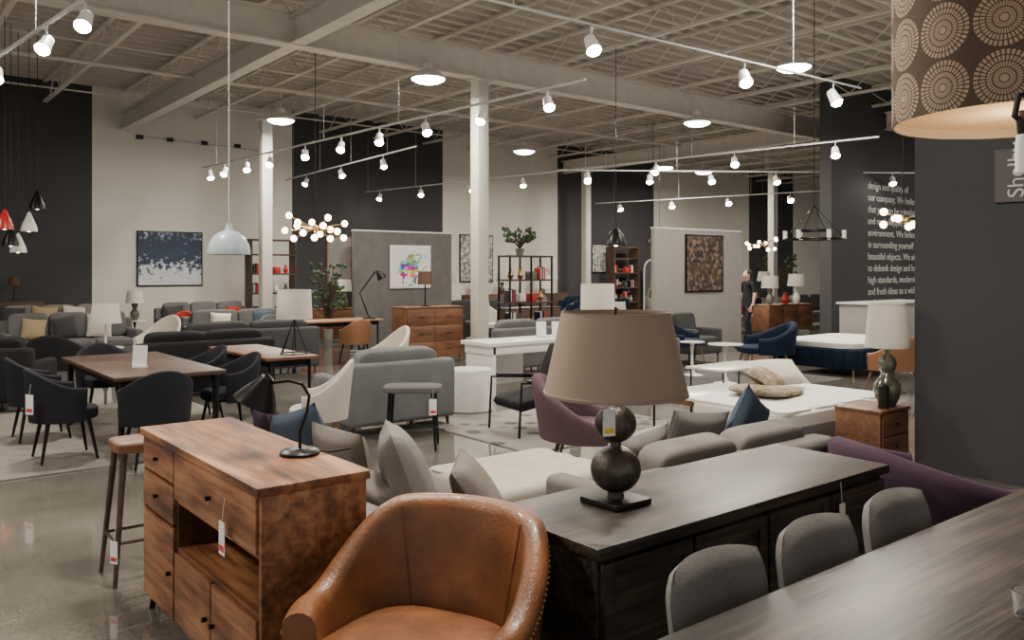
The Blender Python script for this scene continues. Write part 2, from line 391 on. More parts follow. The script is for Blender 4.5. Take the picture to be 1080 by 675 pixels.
def sofa(name,L,D,H,m,loc,rot,n=2,seat=.42,armw=.15,armh=.58,leg=.1,legm='walnut_dk',pil=(),mc=None,backc=True,lift=.09):
    b=B(name); mc=mc or m; bt=.18
    b.box((0,0,(leg+seat-.14)/2+.02),(L-.02,D-.02,seat-.14-leg+.04),m,.03,seg=3)
    b.box((0,D/2-bt/2,(leg+H-.04)/2),(L-.01,bt,H-.04-leg),m,.05,seg=4) if backc else None
    if armw>0:
        for sx in(-1,1): b.box((sx*(L/2-armw/2),-.01,(leg+armh)/2),(armw,D-.03,armh-leg),m,.045,seg=4)
    W=(L-2*armw)/n
    for i in range(n):
        cx=-L/2+armw+W*(i+.5)
        b.cush((cx,-bt/2 if backc else 0,seat-.07),(W*1.02,D-bt+.02 if backc else D,.17),mc)
        if backc: b.cush((cx,D/2-bt-.05,seat+(H-seat)/2+lift/2),(W*.98,.19,H-seat+lift),mc,(-.18,0,0))
    for (px,pm,ps) in pil:
        b.pillow((px,D/2-bt-.20,seat+ps/2+.0),ps,ps,.16,pm,(-.3,random.uniform(-.15,.15),random.uniform(-.2,.2)))
    for sx in(-1,1):
        for sy in(-1,1): b.cyl((sx*(L/2-.08),sy*(D/2-.08),leg+.03),(sx*(L/2-.07),sy*(D/2-.07),0),.024,.016,legm,10)
    return b.obj(loc,rot)
def parsons(loc,rot,name='dining_chair'):
    b=B(name); w=.45
    b.cush((0,-.02,.44),(w,.44,.12),'chair_grey')
    vs=[];fs=[];nx,nz=20,16
    for sd in(0,1):
        for j in range(nz+1):
            for i in range(nx+1):
                u=-1+2*i/nx;v=j/nz
                ed=max(0,(1-abs(u)**6))**.5*max(0,(1-v**10))**.5
                wd=w/2*(1-.20*max(0,v-.80)**1.6*8)
                y=.17+.07*v-.05*(u*u)+(sd-.5)*.085*ed
                z=.40+v*.46-.02*(abs(u)**3)*v**3
                vs.append((u*wd,y,z))
    K=(nx+1)*(nz+1)
    for j in range(nz):
        for i in range(nx):
            a=j*(nx+1)+i; fs.append([a,a+1,a+nx+2,a+nx+1]); fs.append([K+a,K+a+nx+1,K+a+nx+2,K+a+1])
    b.add(vs,fs,'chair_grey')
    for sx in(-1,1):
        b.cyl((sx*.17,-.18,.4),(sx*.185,-.2,0),.02,.013,'walnut_dk',10); b.cyl((sx*.17,.16,.42),(sx*.185,.22,0),.02,.013,'walnut_dk',10)
    return b.obj(loc,rot,60)
def drum(b,r0,r1,z0,z1,mat,c=(0,0,0),inner=None,n=48):
    t=.004
    b.ring([(r0,z0),(r1,z1),(r1-t,z1),(r0-t,z0)],mat,c,n)
    b.ring([(r0+.001,z0),(r0+.001,z0+.012),(r0-t-.002,z0+.012),(r0-t-.002,z0)],mat,c,n)
    b.ring([(r1+.001,z1-.012),(r1+.001,z1),(r1-t-.002,z1),(r1-t-.002,z1-.012)],mat,c,n)
    for k in range(3):
        w=2*PI*k/3; b.tube([(c[0],c[1],c[2]+z1-.02),(c[0]+(r1-t)*math.cos(w),c[1]+(r1-t)*math.sin(w),c[2]+z1-.02)],.0025,'blackm',5)
def table_lamp(loc,r0,r1,hs,hb,shade='shade_w',base='ceramic',kind='gourd',name='table_lamp',sc_=1):
    b=B(name); 
    if kind=='balls':
        b.box((0,0,.012),(.20,.20,.024),'bronze_dk',.004); b.cyl((0,0,.02),(0,0,.05),.035,.03,'bronze',20)
        b.ell((0,0,.135),(.20,.20,.185),'bronze',nu=32,nv=20); b.cyl((0,0,.22),(0,0,.25),.022,.022,'bronze',16)
        b.ell((0,0,.315),(.165,.165,.15),'bronze',nu=32,nv=20); b.cyl((0,0,.38),(0,0,hb+.06),.012,.01,'bronze',12)
        b.cyl((0,0,hb+hs-.02),(0,0,hb+hs+.02),.005,.005,'bronze_dk',8)
    elif kind=='gourd':
        b.lathe([(.0,0),(.06*sc_,0),(.065*sc_,.015),(.085*sc_,.06),(.10*sc_,.12),(.095*sc_,.19),(.055*sc_,.25),(.045*sc_,.28),(.062*sc_,.32),(.07*sc_,.36),(.055*sc_,.41),(.03,.44),(.02,.46),(.015,hb+.05),(0,hb+.05)],base)
    elif kind=='wire':
        for k in range(6):
            w=2*PI*k/6
            b.tube([(0,0,hb),(.16*math.cos(w),.16*math.sin(w),.008)],.006,'blackm',6)
        b.ring([(.162,.0),(.162,.012),(.15,.012),(.15,0)],'blackm')
    elif kind=='stick':
        b.lathe([(0,0),(.08,0),(.08,.015),(.015,.03),(.012,hb+.03),(0,hb+.03)],base)
    drum(b,r0,r1,hb,hb+hs,shade); b.ell((0,0,hb+hs*.45),(.06,.06,.09),'white',nu=12,nv=8)
    b.cyl((0,0,hb),(0,0,hb+hs*.9),.006,.006,'blackm',6)
    return b.obj(loc)
# ---------------------------------------------------------------- foreground
cabinet('wooden_sideboard',1.52,.45,.91,'acacia',(1.395,3.69,0),-90,
 [(0,.33,.80,1,'drawer'),(.335,1,.72,1,'drawer'),(0,.33,.56,.79,'drawer'),(0,.33,.0,.55,'doorr'),(.34,1,.43,.71,'open'),(.34,.665,0,.42,'doorr'),(.67,1,0,.42,'doorl')],leg=.09,inside='acacia_in',top=.035,out=.012)
b=B('dark_sideboard'); b.box((0,0,.76),(1.93,.62,.04),'espresso',.005)
b.box((0,.01,.40),(1.88,.57,.68),'espresso',.004)
for i in range(4):
    cx=-.70+.4667*i
    b.box((cx,-.285,.40),(.455,.024,.64),'espresso',.004)
    for sx in(-1,1): b.box((cx+sx*.2,-.299,.40),(.05,.012,.64),'espresso',.003)
    for sz in(-1,1): b.box((cx,-.299,.40+sz*.295),(.35,.012,.05),'espresso',.003)
b.box((0,.02,.03),(1.78,.5,.06),'bronze_dk'); b.obj((2.903,2.275,0))
b=B('dining_table'); b.box((0,0,.73),(2.6,.95,.04),'tabletop',.006); b.box((0,0,.68),(2.4,.8,.06),'tabletop')
for sx in(-1,1):
    for sy in(-1,1): b.box((sx*1.12,sy*.36,.34),(.08,.08,.68),'tabletop',.005)
b.obj((2.92,.97,0))
for x in(2.02,2.556,3.1): parsons((x,1.36,0),0)
table_lamp((2.383,2.319,.78),.285,.215,.325,.43,'shade_t',kind='balls')
b=B('leather_armchair')
RB,FL,TH,AN=.325,.07,.085,2.25; ZA,ZT,ZB=.60,.85,.2
def ltop(q): 
    t=min(1,max(0,(.78-abs(q))/.50)); t=t*t*(3-2*t); return ZA+(ZT-ZA)*t
vs=[];fs=[];n=72;k=8;P=None
for i in range(n+1):
    q=-1+2*i/n; a=q*AN; top=ltop(q); th=TH*(1+.45*max(0,abs(q)-.45)); sec=[]
    for j in range(k): sec.append((th/2,ZB+(top-th/2-ZB)*j/k))
    for j in range(9): g=PI*j/8; sec.append((th/2*math.cos(g),top-th/2+th/2*math.sin(g)))
    for j in range(k-1,-1,-1): sec.append((-th/2,ZB+(top-th/2-ZB)*j/k))
    P=len(sec)
    for nn,z in sec:
        r=RB+FL*(z-ZB)/(ZT-ZB)+nn+.03*max(0,math.cos(a))*(z-ZB)/(ZT-ZB)
        vs.append((r*math.sin(a)*1.02,r*math.cos(a)*1.02,z))
for i in range(n):
    for j in range(P): l=(j+1)%P; fs.append([i*P+j,i*P+l,(i+1)*P+l,(i+1)*P+j])
fs.append(list(range(P))); fs.append([n*P+j for j in range(P)][::-1])
b.add(vs,fs,'leather')
b.ell((0,-.03,.41),(.60,.62,.17),'leather',.4,.6,nu=36); b.ell((0,.0,.28),(.64,.64,.2),'leather',.4,.75,nu=32)
for sg in(-1,1):
    pts=[]
    for i in range(12):
        z=.46+(.82-.46)*i/11; a=sg*(.62+.10*i/11); r=RB+FL*(z-ZB)/(ZT-ZB)-TH/2+.03*math.cos(a)*(z-ZB)/(ZT-ZB)-.001
        pts.append((r*math.sin(a)*1.02,r*math.cos(a)*1.02,z))
    b.tube(pts,.004,'leather',6)
    for i in range(60):
        q=i/59*.985; a=sg*q*AN; top=ltop(q); th=TH*(1+.45*max(0,abs(q)-.45)); z=top-th/2-.012
        r=RB+FL*(z-ZB)/(ZT-ZB)+th/2+.03*max(0,math.cos(a))*(z-ZB)/(ZT-ZB)+.001
        b.ell((r*math.sin(a)*1.02,r*math.cos(a)*1.02,z),(.012,.012,.012),'brass',nu=8,nv=6)
for sx in(-1,1):
    for sy in(-1,1): b.cyl((sx*.2,sy*.2,.24),(sx*.28,sy*.28,0),.024,.014,'walnut_dk',12)
b.obj((1.47,2.35,0),-66,60)
sofa('grey_sofa',2.1,.86,.72,'lgrey',(2.11,4.02,0),90,n=2,mc='greige',lift=.03)
def loosepillow(name,c,w,h,t,mat,rot):
    b=B(name); b.pillow((0,0,0),w,h,t,mat,n=16); o=b.obj(c); o.rotation_euler=rot; return o
def d(*a): return tuple(math.radians(v) for v in a)
loosepillow('throw_pillow',(2.05,3.34,.73),.60,.52,.22,'lgrey',d(-20,4,62))
loosepillow('throw_pillow',(2.36,3.20,.62),.48,.42,.18,'greige',d(-32,0,50))
loosepillow('throw_pillow',(2.05,3.96,.67),.50,.44,.18,'greige',d(-14,0,94))
loosepillow('throw_pillow',(2.02,4.40,.71),.46,.44,.16,'blue',d(-14,16,104))
loosepillow('throw_pillow',(2.0,4.82,.72),.50,.46,.17,'purple_dk',d(-14,-12,74))
sofa('grey_sofa',1.6,.84,.76,'sofa_d',(3.80,3.06,0),180,n=2,lift=.05)
loosepillow('throw_pillow',(4.42,3.17,.72),.42,.42,.15,'blue',d(14,30,14))
loosepillow('throw_pillow',(3.45,3.22,.64),.52,.36,.18,'lgrey',d(22,-4,6))
loosepillow('throw_pillow',(3.98,3.24,.68),.46,.40,.16,'stripe',d(22,6,-8))
b=B('plum_armchair'); b.barrel(.43,.12,.80,.62,.13,'purple',2.05,.05,.8,depth=.92,n=48,k=6)
b.cush((0,-.06,.40),(.72,.68,.16),'purple'); b.ell((0,-.02,.25),(.80,.76,.26),'purple',.3,.5,nu=32)
for sx in(-1,1):
    for sy in(-1,1): b.cyl((sx*.26,sy*.24,.15),(sx*.3,sy*.27,0),.022,.014,'walnut_dk',10)
b.obj((4.55,2.10,0),62,60)
b=B('tufted_ottoman')
b.box((0,0,.31),(1.0,.85,.19),'cream',.05,seg=4)
for i in range(5):
    for j in range(4):
        b.ell((-.4+.2*i,-.3+.2*j,.396),(.20,.20,.035),'cream',1,.7,nu=12,nv=8)
b.tube([(-.47,-.39,.19),(.47,-.39,.19),(.47,.39,.19),(-.47,.39,.19)],.014,'blackm',6,closed=True)
for sx in(-1,1):
    for sy in(-1,1): b.cyl((sx*.46,sy*.38,.22),(sx*.46,sy*.38,0),.013,.013,'blackm',8)
b.obj((3.50,4.25,0))
barrel_chair('mauve_lounge_chair','mauve','walnut_dk',(4.92,5.08,0),40,R=.38,top=.82,arm=.46,seat=.40,th=.10,flare=.08,p=.9)
def stool(name,loc,h,m,legm,w=.36,dd=.3,rot=0,spl=.06):
    b=B(name); b.ell((0,0,h-.03),(w,dd,.07),m,.4,.35,nu=28)
    for sx in(-1,1):
        for sy in(-1,1): b.cyl((sx*w*.36,sy*dd*.34,h-.05),(sx*(w*.36+spl),sy*(dd*.34+spl),0),.019,.012,legm,10)
    z=h*.3; k=spl*.7
    P=[(-w*.36-k,-dd*.34-k,z),(w*.36+k,-dd*.34-k,z),(w*.36+k,dd*.34+k,z),(-w*.36-k,dd*.34+k,z)]
    b.tube(P,.01,legm,6,closed=True); return b.obj(loc,rot)
stool('counter_stool',(1.30,4.96,0),.76,'walnut','walnut_dk',w=.30,dd=.28)
stool('upholstered_stool',(4.26,6.84,0),.60,'mgrey','blackm',w=.56,dd=.36,rot=-38,spl=.03)
b=B('desk_lamp'); b.lathe([(0,0),(.085,0),(.085,.012),(.07,.022),(.02,.026),(0,.026)],'blackm')
b.tube([(0,0,.02),(.0,.0,.10),(.03,.0,.18),(.04,0,.25),(.01,0,.30),(-.05,.0,.315),(-.12,0,.305)],.007,'blackm',8)
b.lathe([(.028,.05),(.034,.03),(.075,-.03),(.098,-.075),(.094,-.075),(.07,-.028),(.028,.028)],'blackm',(-.16,0,.285),rot=(0,.45,0),n=32)
b.cyl((-.125,0,.31),(-.145,0,.34),.014,.012,'blackm',10); b.tube([(0,0,.018),(.13,.03,.004),(.2,.1,.004)],.004,'blackm',6)
b.obj((*S(-.91,3.58)[:2],.911),-38.7)
# pendant patterned shade
m,nt,bs=newmat('patterned_pendant_fabric'); N=nt.nodes; L=nt.links
tc=N.new('ShaderNodeTexCoord'); sx=N.new('ShaderNodeSeparateXYZ'); L.new(tc.outputs['Object'],sx.inputs[0])
def mth(op,a,b_=None,c=None):
    n=N.new('ShaderNodeMath'); n.operation=op
    for i,q in enumerate((a,b_,c)):
        if q is None: continue
        if isinstance(q,(int,float)): n.inputs[i].default_value=q
        else: L.new(q,n.inputs[i])
    return n.outputs[0]
ang=mth('ARCTAN2',sx.outputs['Y'],sx.outputs['X']); cu=mth('MULTIPLY',ang,14/(2*PI)); cz=mth('MULTIPLY',sx.outputs['Z'],1/.157)
fu=mth('SUBTRACT',mth('FRACT',mth('ADD',cu,20)),.5); fz=mth('SUBTRACT',mth('FRACT',mth('ADD',cz,20.1)),.5)
rd=mth('SQRT',mth('ADD',mth('MULTIPLY',fu,fu),mth('MULTIPLY',fz,fz)))
sp=mth('ARCTAN2',fz,fu); spokes=mth('GREATER_THAN',mth('SINE',mth('MULTIPLY',sp,36)),-.45)
rings=mth('GREATER_THAN',mth('SINE',mth('MULTIPLY',rd,62)),-.8)
mask=mth('MULTIPLY',mth('MULTIPLY',mth('LESS_THAN',rd,.49),rings),mth('MAXIMUM',spokes,mth('LESS_THAN',rd,.10)))
mc=N.new('ShaderNodeMix'); mc.data_type='RGBA'; L.new(mask,mc.inputs['Factor']); mc.inputs['A'].default_value=(.15,.105,.075,1); mc.inputs['B'].default_value=(.62,.50,.38,1)
L.new(mc.outputs['Result'],bs.inputs['Base Color']); bs.inputs['Roughness'].default_value=.85
tr=N.new('ShaderNodeBsdfTranslucent'); L.new(mc.outputs['Result'],tr.inputs['Color']); ms=N.new('ShaderNodeMixShader'); ms.inputs[0].default_value=.35
L.new(bs.outputs[0],ms.inputs[1]); L.new(tr.outputs[0],ms.inputs[2]); L.new(ms.outputs[0],N['Material Output'].inputs['Surface']); M['drumpat']=m
b=B('drum_pendant_lamp'); R=.35
b.ring([(R,0),(R,.42),(R-.003,.42),(R-.003,0)],'drumpat',n=64)
b.ring([(R-.004,.001),(R-.004,.419),(R-.007,.419),(R-.007,.001)],'shade_in',n=64)
b.lathe([(0,.03),(R-.008,.03),(R-.008,.034),(0,.034)],'shade_in',n=48)
b.cyl((0,0,.03),(0,0,HC-2.16-JB),.006,.006,'blackm',8); b.cyl((0,0,.0),(0,0,.03),.012,.012,'bronze_dk',12)
b.ell((0,0,.2),(.08,.08,.11),'glow_w')
pc=S(1.49,2.43); o=b.obj((pc[0],pc[1],2.135))
for z_,e_,nm in((.26,24,'pendant_bulb'),(-.06,3,'pendant_bulb_low')):
    l=bpy.data.lights.new(nm,'POINT'); l.energy=e_; l.color=(1,.76,.48); l.shadow_soft_size=.08
    lo=bpy.data.objects.new(nm,l); sc.collection.objects.link(lo); lo.parent=o; lo.location=(0,0,z_)
b=B('iron_chandelier'); b.cyl((0,0,.0),(0,0,HC-2.03-JB),.008,.008,'bronze_dk',8); b.ell((0,0,0),(.07,.07,.1),'bronze_dk')
for i in range(5):
    a=math.radians(141.3+72*i); ca,sa=math.cos(a),math.sin(a)
    b.tube([(0,0,0),(.10*ca,.10*sa,-.03),(.2*ca,.2*sa,.02),(.26*ca,.26*sa,.09),(.305*ca,.305*sa,.09),(.315*ca,.315*sa,.04),(.29*ca,.29*sa,.02)],.008,'bronze_dk',8)
    b.cyl((.29*ca,.29*sa,.03),(.29*ca,.29*sa,-.01),.02,.016,'bronze_dk',12); b.lathe([(.018,0),(.021,-.02),(.021,-.09),(.018,-.092),(0,-.092)],'frost',(.29*ca,.29*sa,-.005),n=16)
b.obj((*S(1.52,2.0)[:2],2.03))
# ---------------------------------------------------------------- tags
def tag(c,rz,w=.05,h=.10,ink='tagred'):
    b=B('price_tag'); b.box((0,0,0),(w,.002,h),'paper'); b.box((0,-.0015,-h*.3),(w*.8,.002,h*.18),ink); b.tube([(0,0,h/2-.005),(.004,.01,h/2+.09)],.0012,'paper',4)
    b.obj(c,rz)
tag((1.145,3.23,.66),-90,.06,.13); tag((3.41,1.945,.62),0,.045,.12); tag((*S(.36,3.09)[:2],1.135),-20,.05,.10,'tagyel')
tag((1.12,4.78,.2),-60,.05,.12); tag((1.24,8.15,.55),-60,.09,.17); tag((4.3,6.55,.42),-30,.07,.15)
# ---------------------------------------------------------------- right middle
cabinet('wood_side_table',.5,.42,.53,'walnut',(6.94,3.68,0),0,[(0,1,.5,1,'drawer'),(0,1,0,.5,'drawer')],leg=.12,legm='walnut')
table_lamp((7.08,3.62,.53),.185,.15,.38,.50,'shade_w','ceramic',sc_=1.15)
b=B('pillar_candle'); b.lathe([(0,0),(.045,0),(.045,.19),(.035,.2),(0,.195)],'bronze_dk'); b.cyl((0,0,.19),(0,0,.21),.002,.002,'blackm',5); b.obj((6.88,3.55,.53))
b=B('white_daybed'); b.box((0,0,.22),(1.9,1.1,.2),'mgrey',.02); b.cush((0,0,.38),(1.9,1.1,.18),'white_f')
for i in range(4): b.cush((-.7+.46*i,0,.45),(.45,1.05,.06),'white_f')
for sx in(-1,1):
    for sy in(-1,1): b.box((sx*.85,sy*.48,.06),(.06,.06,.12),'walnut_dk')
b.obj((7.25,4.65,0))
b=B('hide_throw'); b.ell((0,0,0),(.75,.6,.10),'fur',.8,.5,(.03,.06,.2)); b.pillow((.15,.12,.10),.5,.36,.14,'fur',(-1.1,0,.3)); b.pillow((.5,.2,.12),.55,.4,.15,'cream',(-1.0,0,-.4)); b.obj((7.1,4.85,.52))
sofa('grey_ottoman',.66,.66,.40,'lgrey',(5.9,4.3,0),0,n=1,armw=0,seat=.40,backc=False,leg=.06)
b=B('marble_coffee_table'); b.box((0,0,.385),(1.2,.6,.03),'marble',.006); b.box((0,0,.34),(1.16,.56,.05),'walnut',.004)
for sx in(-1,1):
    for sy in(-1,1): b.cyl((sx*.55,sy*.25,.33),(sx*.55,sy*.25,0),.012,.012,'blackm',8)
b.obj((7.3,5.75,0))
b=B('marble_coffee_table'); b.box((0,0,.465),(1.1,.6,.03),'marble',.006)
for sx in(-1,1): b.tube([(sx*.5,-.25,.45),(sx*.5,-.25,.01),(sx*.5,.25,.01),(sx*.5,.25,.45)],.012,'blackm',6)
b.obj((8.9,6.6,0))
def tulip(loc,h=.6,r=.26,m='white'):
    b=B('pedestal_side_table'); b.lathe([(0,0),(.18,0),(.175,.012),(.05,.04),(.022,.12),(.018,h*.7),(.04,h-.03),(.05,h-.02),(0,h-.02)],m); b.lathe([(0,h-.02),(r,h-.015),(r,h),(0,h)],'marble'); b.obj(loc)
tulip((10.3,7.75,0)); tulip((10.7,8.7,0),.55,.2)
b=B('navy_tufted_ottoman'); b.box((0,0,.27),(2.0,1.5,.34),'navy',.04,seg=3); b.cush((0,0,.47),(1.96,1.45,.16),'white_f')
for i in range(8): b.box((-1.0,-.66+.19*i,.27),(.03,.17,.3),'navy',.014)
for i in range(10): b.box((-.88+.195*i,-.75,.27),(.17,.03,.3),'navy',.014)
for sx in(-1,1):
    for sy in(-1,1): b.cyl((sx*.9,sy*.65,.12),(sx*.9,sy*.65,0),.02,.015,'brass',8)
b.obj((13.5,7.65,0))
barrel_chair('navy_velvet_chair','navy','brass',(11.85,8.15,0),230,R=.44,top=.86,arm=.60,seat=.44,th=.11)
barrel_chair('navy_velvet_chair','navy','brass',(11.9,9.9,0),20,R=.38,top=.85,arm=.55,seat=.44,th=.1)
sofa('grey_armchair',.85,.85,.78,'mgrey',(10.6,9.6,0),70,n=1); sofa('grey_armchair',.85,.85,.78,'dgrey',(12.9,10.5,0),0,n=1)
barrel_chair('leather_lounge_chair','leather2','walnut',(11.4,5.75,0),160,R=.30,top=.80,arm=.55,seat=.42,th=.07)
barrel_chair('grey_dining_chair','mgrey','walnut',(13.2,5.9,0),-60,R=.25,top=.8,arm=.6); barrel_chair('grey_dining_chair','dgrey','walnut',(14.6,6.1,0),-30,R=.25,top=.8,arm=.6)
b=B('white_counter'); b.box((0,0,.5),(2.6,.7,1.0),'panel_l',.01); b.box((0,0,1.02),(2.7,.8,.04),'marble',.005); b.obj((17.4,8.9,0))
cabinet('walnut_sideboard',2.0,.5,.82,'walnut',(19.2,12.6,0),0,[(0,.33,0,1,'doorr'),(.33,.66,0,1,'doorr'),(.66,1,0,1,'doorl')],leg=.15,legm='walnut')
cabinet('oak_sideboard',1.9,.5,.8,'oak',(16.9,13.4,0),0,[(0,.33,0,1,'doorr'),(.33,.66,0,1,'doorr'),(.66,1,0,1,'doorl')],leg=.15,legm='walnut')
table_lamp((18.6,12.6,.82),.22,.2,.32,.42,'shade_w','ceramic_g'); table_lamp((19.8,12.6,.82),.24,.2,.32,.46,'shade_w','white')
b=B('red_vase'); b.lathe([(0,0),(.06,0),(.10,.1),(.07,.2),(.04,.26),(.05,.3),(0,.29)],'red'); b.obj((19.2,12.55,.82))
# ---------------------------------------------------------------- centre
b=B('white_desk'); b.box((0,0,.73),(2.0,.65,.05),'white',.006); b.box((0,.0,.65),(1.9,.6,.11),'white',.004)
for sx in(-1,1): b.box((sx*.9,0,.35),(.05,.6,.7),'white',.004)
b.box((-.4,.28,.4),(.9,.02,.55),'white'); b.obj((7.5,8.9,0))
def signstand(loc,rz=0):
    b=B('sign_stand'); b.box((0,0,.012),(.12,.08,.02),'white'); b.box((0,.0,.12),(.14,.008,.2),'paper',rot=(-.12,0,0)); b.obj(loc,rz)
signstand((7.9,8.85,.755),-20); signstand((8.15,8.95,.755),-30); signstand((7.7,8.95,.755),-30)
b=B('drum_coffee_table'); b.lathe([(0,0),(.26,0),(.28,.01),(.28,.48),(.27,.5),(0,.5)],'marble',n=40); b.obj((5.95,8.25,0))
sofa('grey_sofa',1.3,.9,.78,'bgrey',(4.62,8.0,0),180,n=1,pil=((.25,'pattern',.45),(-.2,'pattern',.42)))
barrel_chair('cream_shell_chair','cream','oak',(3.40,7.10,0),-120,R=.25,top=.88,arm=.58,seat=.44,th=.045,flare=.06)
barrel_chair('cream_shell_chair','cream','oak',(5.75,10.0,0),-95,R=.29,top=.93,arm=.60,seat=.44,th=.05,flare=.06)
b=B('metal_frame_lounge_chair')
b.box((0,-.02,.36),(.6,.62,.10),'black_f',.035,rot=(.18,0,0),seg=3); b.box((0,.30,.62),(.6,.10,.58),'black_f',.035,rot=(-.42,0,0),seg=3)
for sx in(-1,1):
    x=sx*.33
    b.tube([(x,-.36,0),(x,-.33,.56),(x,.30,.52),(x,.40,.0)],.014,'blackm',8); b.box((x,-.02,.565),(.05,.5,.02),'blackm',.006,rot=(-.06,0,0))
b.tube([(-.33,-.3,.3),(.33,-.3,.3)],.012,'blackm',6); b.tube([(-.33,.3,.25),(.33,.3,.25)],.012,'blackm',6); b.obj((5.70,6.75,0),-100)
table('wooden_desk',.62,1.8,.75,'walnut','blackm',(3.85,9.55,0),0,lr=.02)
table_lamp((4.0,8.95,.75),.20,.185,.33,.40,'shade_w',kind='wire')
# dining set left
table('dark_dining_table',1.0,2.3,.75,'walnut_dk','blackm',(2.36,9.08,0),0,t=.04,lr=.035)
for (x,y,r) in((1.56,8.40,90),(1.56,9.55,90),(2.15,7.72,180),(3.12,8.6,-90),(3.12,9.6,-90),(2.36,10.5,0)):
    barrel_chair('black_dining_chair','char','blackm',(x,y,0),r,R=.265,top=.84,arm=.66)
signstand((2.25,8.6,.75),-40)
def rug(name,w,d_,m_,loc): b=B(name); b.box((0,0,.006),(w,d_,.012),m_,.003); b.obj(loc)
rug('area_rug',2.6,3.6,'rug1',(2.2,9.6,0)); rug('patterned_rug',2.3,2.0,'rug2',(6.1,6.9,0)); rug('charcoal_rug',3.0,2.4,'rug3',(4.6,15.4,0)); rug('charcoal_rug',3.0,2.2,'rug3',(10.7,8.0,0)); rug('beige_rug',3.2,2.4,'rug1',(4.4,18.7,0))
cabinet('walnut_dresser',1.25,.5,1.04,'walnut',(8.36,12.9,0),0,[(0,.5,.66,1,'pull'),(.5,1,.66,1,'pull'),(0,.5,.33,.66,'pull'),(.5,1,.33,.66,'pull'),(0,.5,0,.33,'pull'),(.5,1,0,.33,'pull')],leg=.12,legm='walnut')
cabinet('dark_dresser',1.5,.5,.86,'walnut_dk',(12.2,14.6,0),0,[(0,.5,0,1,'doorr'),(.5,1,0,1,'doorl')],leg=.12,legm='walnut')
table_lamp((8.3,12.9,1.04),.14,.12,.24,.4,'shade_b','blackm','stick')
def decor(zs,w,loc,name='shelf_decor'):
    b=B(name)
    for z in zs:
        for x in(-.36*w,-.13*w,.13*w,.36*w):
            k=random.choice('vbsB'); mm=random.choice(['white','ceramic','red','ceramic_g','brass','cream','bronze'])
            if k=='v': b.lathe([(0,0),(.04,0),(.07,.08),(.03,.18),(.04,.22),(0,.2)],mm,(x,0,z),n=14)
            elif k=='b': b.box((x,0,z+.08),(.16,.2,.16),mm,.01)
            elif k=='B':
                for q in range(5): b.box((x-.08+.035*q,0,z+.11+.01*(q%3)),(.03,.16,.22+.02*(q%3)),random.choice(['white','navy','red','cream','bronze']))
            else: b.ell((x,0,z+.07),(.14,.14,.14),mm,nu=12,nv=8)
    b.obj(loc)
b=B('etagere_shelf')
for x in(-.55,0,.55):
    for y in(-.18,.18): b.box((x,y,1.0),(.03,.03,2.0),'blackm')
for z in(.15,.6,1.05,1.5,1.98): b.box((0,0,z),(1.15,.4,.035),'walnut_dk')
b.obj((10.85,13.1,0)); decor((.168,.618,1.068,1.518),1.1,(10.85,13.1,0))
def plant(loc,h,r,n=40,potm='ceramic_g',name='potted_plant',col='plant'):
    b=B(name); b.lathe([(0,0),(.10*r*2,0),(.14*r*2,.25*h),(.13*r*2,.25*h),(.1*r,.22*h),(0,.22*h)],potm,n=20)
    for i in range(n):
        a=random.uniform(0,2*PI); t=random.uniform(.5,1); R=r*random.uniform(.4,1); z=h*random.uniform(.5,1)
        b.tube([(0,0,.22*h),(R*.4*math.cos(a),R*.4*math.sin(a),.22*h+(z-.22*h)*.7),(R*math.cos(a),R*math.sin(a),z)],.005,'walnut_dk',4)
        b.ell((R*math.cos(a),R*math.sin(a),z),(.16*r+.04,.05,.12*r+.04),col,rot=(random.uniform(-1,1),random.uniform(-1,1),a),nu=8,nv=6)
    b.obj(loc)
plant((10.7,13.1,2.0),.55,.35,50); plant((7.9,16.0,0),1.85,.36,80); plant((24,20.5,0),2.2,.7,60); plant((17.3,13.4,.8),.5,.3,30); plant((30,20,0),2.4,.8,60)
def dshelf(loc,rot=0):
    b=B('display_shelf')
    for x in(-.6,.6): b.box((x,0,1.25),(.05,.4,2.5),'walnut_dk')
    for z in(.1,.6,1.1,1.6,2.1,2.48): b.box((0,0,z),(1.2,.4,.04),'walnut_dk')
    b.obj(loc,rot); decor((.622,1.122,1.622),1.1,loc)
dshelf((8.7,20.9,0)); dshelf((12.6,22.4,0)); dshelf((13.95,22.4,0)); dshelf((20.9,20.0,0)); dshelf((23.4,22.4,0)); dshelf((-.2,22.4,0))
def panel(name,x0,x1,y,h,m):
    b=B(name); w=x1-x0; b.box((0,0,h/2),(w,.1,h-.02),m,.005); b.box((0,0,h),(w+.02,.12,.03),'white')
    for sx in(-1,1): b.box((sx*w*.42,0,.02),(.06,.5,.04),'blackm')
    b.obj(((x0+x1)/2,y,0))
panel('display_partition',8.45,10.95,15.95,2.55,'panel_g'); panel('display_partition',12.9,15.8,11.5,2.57,'panel_l')
def art(x0,x1,z0,z1,y,m,frame='blackm'):
    b=B('framed_painting'); w,h=x1-x0,z1-z0
    b.box((0,-.0,0),(w,.03,h),frame,.004); b.box((0,-.018,0),(w-.07,.008,h-.07),m); b.obj(((x0+x1)/2,y,(z0+z1)/2))
art(5.88,7.55,1.28,2.72,Y1-.03,'p_snow'); art(9.3,10.35,1.3,2.25,15.87,'p_col','white'); art(13.83,15.1,1.23,2.46,11.42,'p_brown')
art(16.0,17.4,1.3,2.9,Y1-.03,'p_grey'); art(22.1,23.0,1.6,2.7,Y1-.03,'p_grey'); art(11.2,12.0,1.3,2.7,Y1-.03,'panel_l','oak'); art(27,28.4,1.2,2.9,Y1-.03,'p_col')
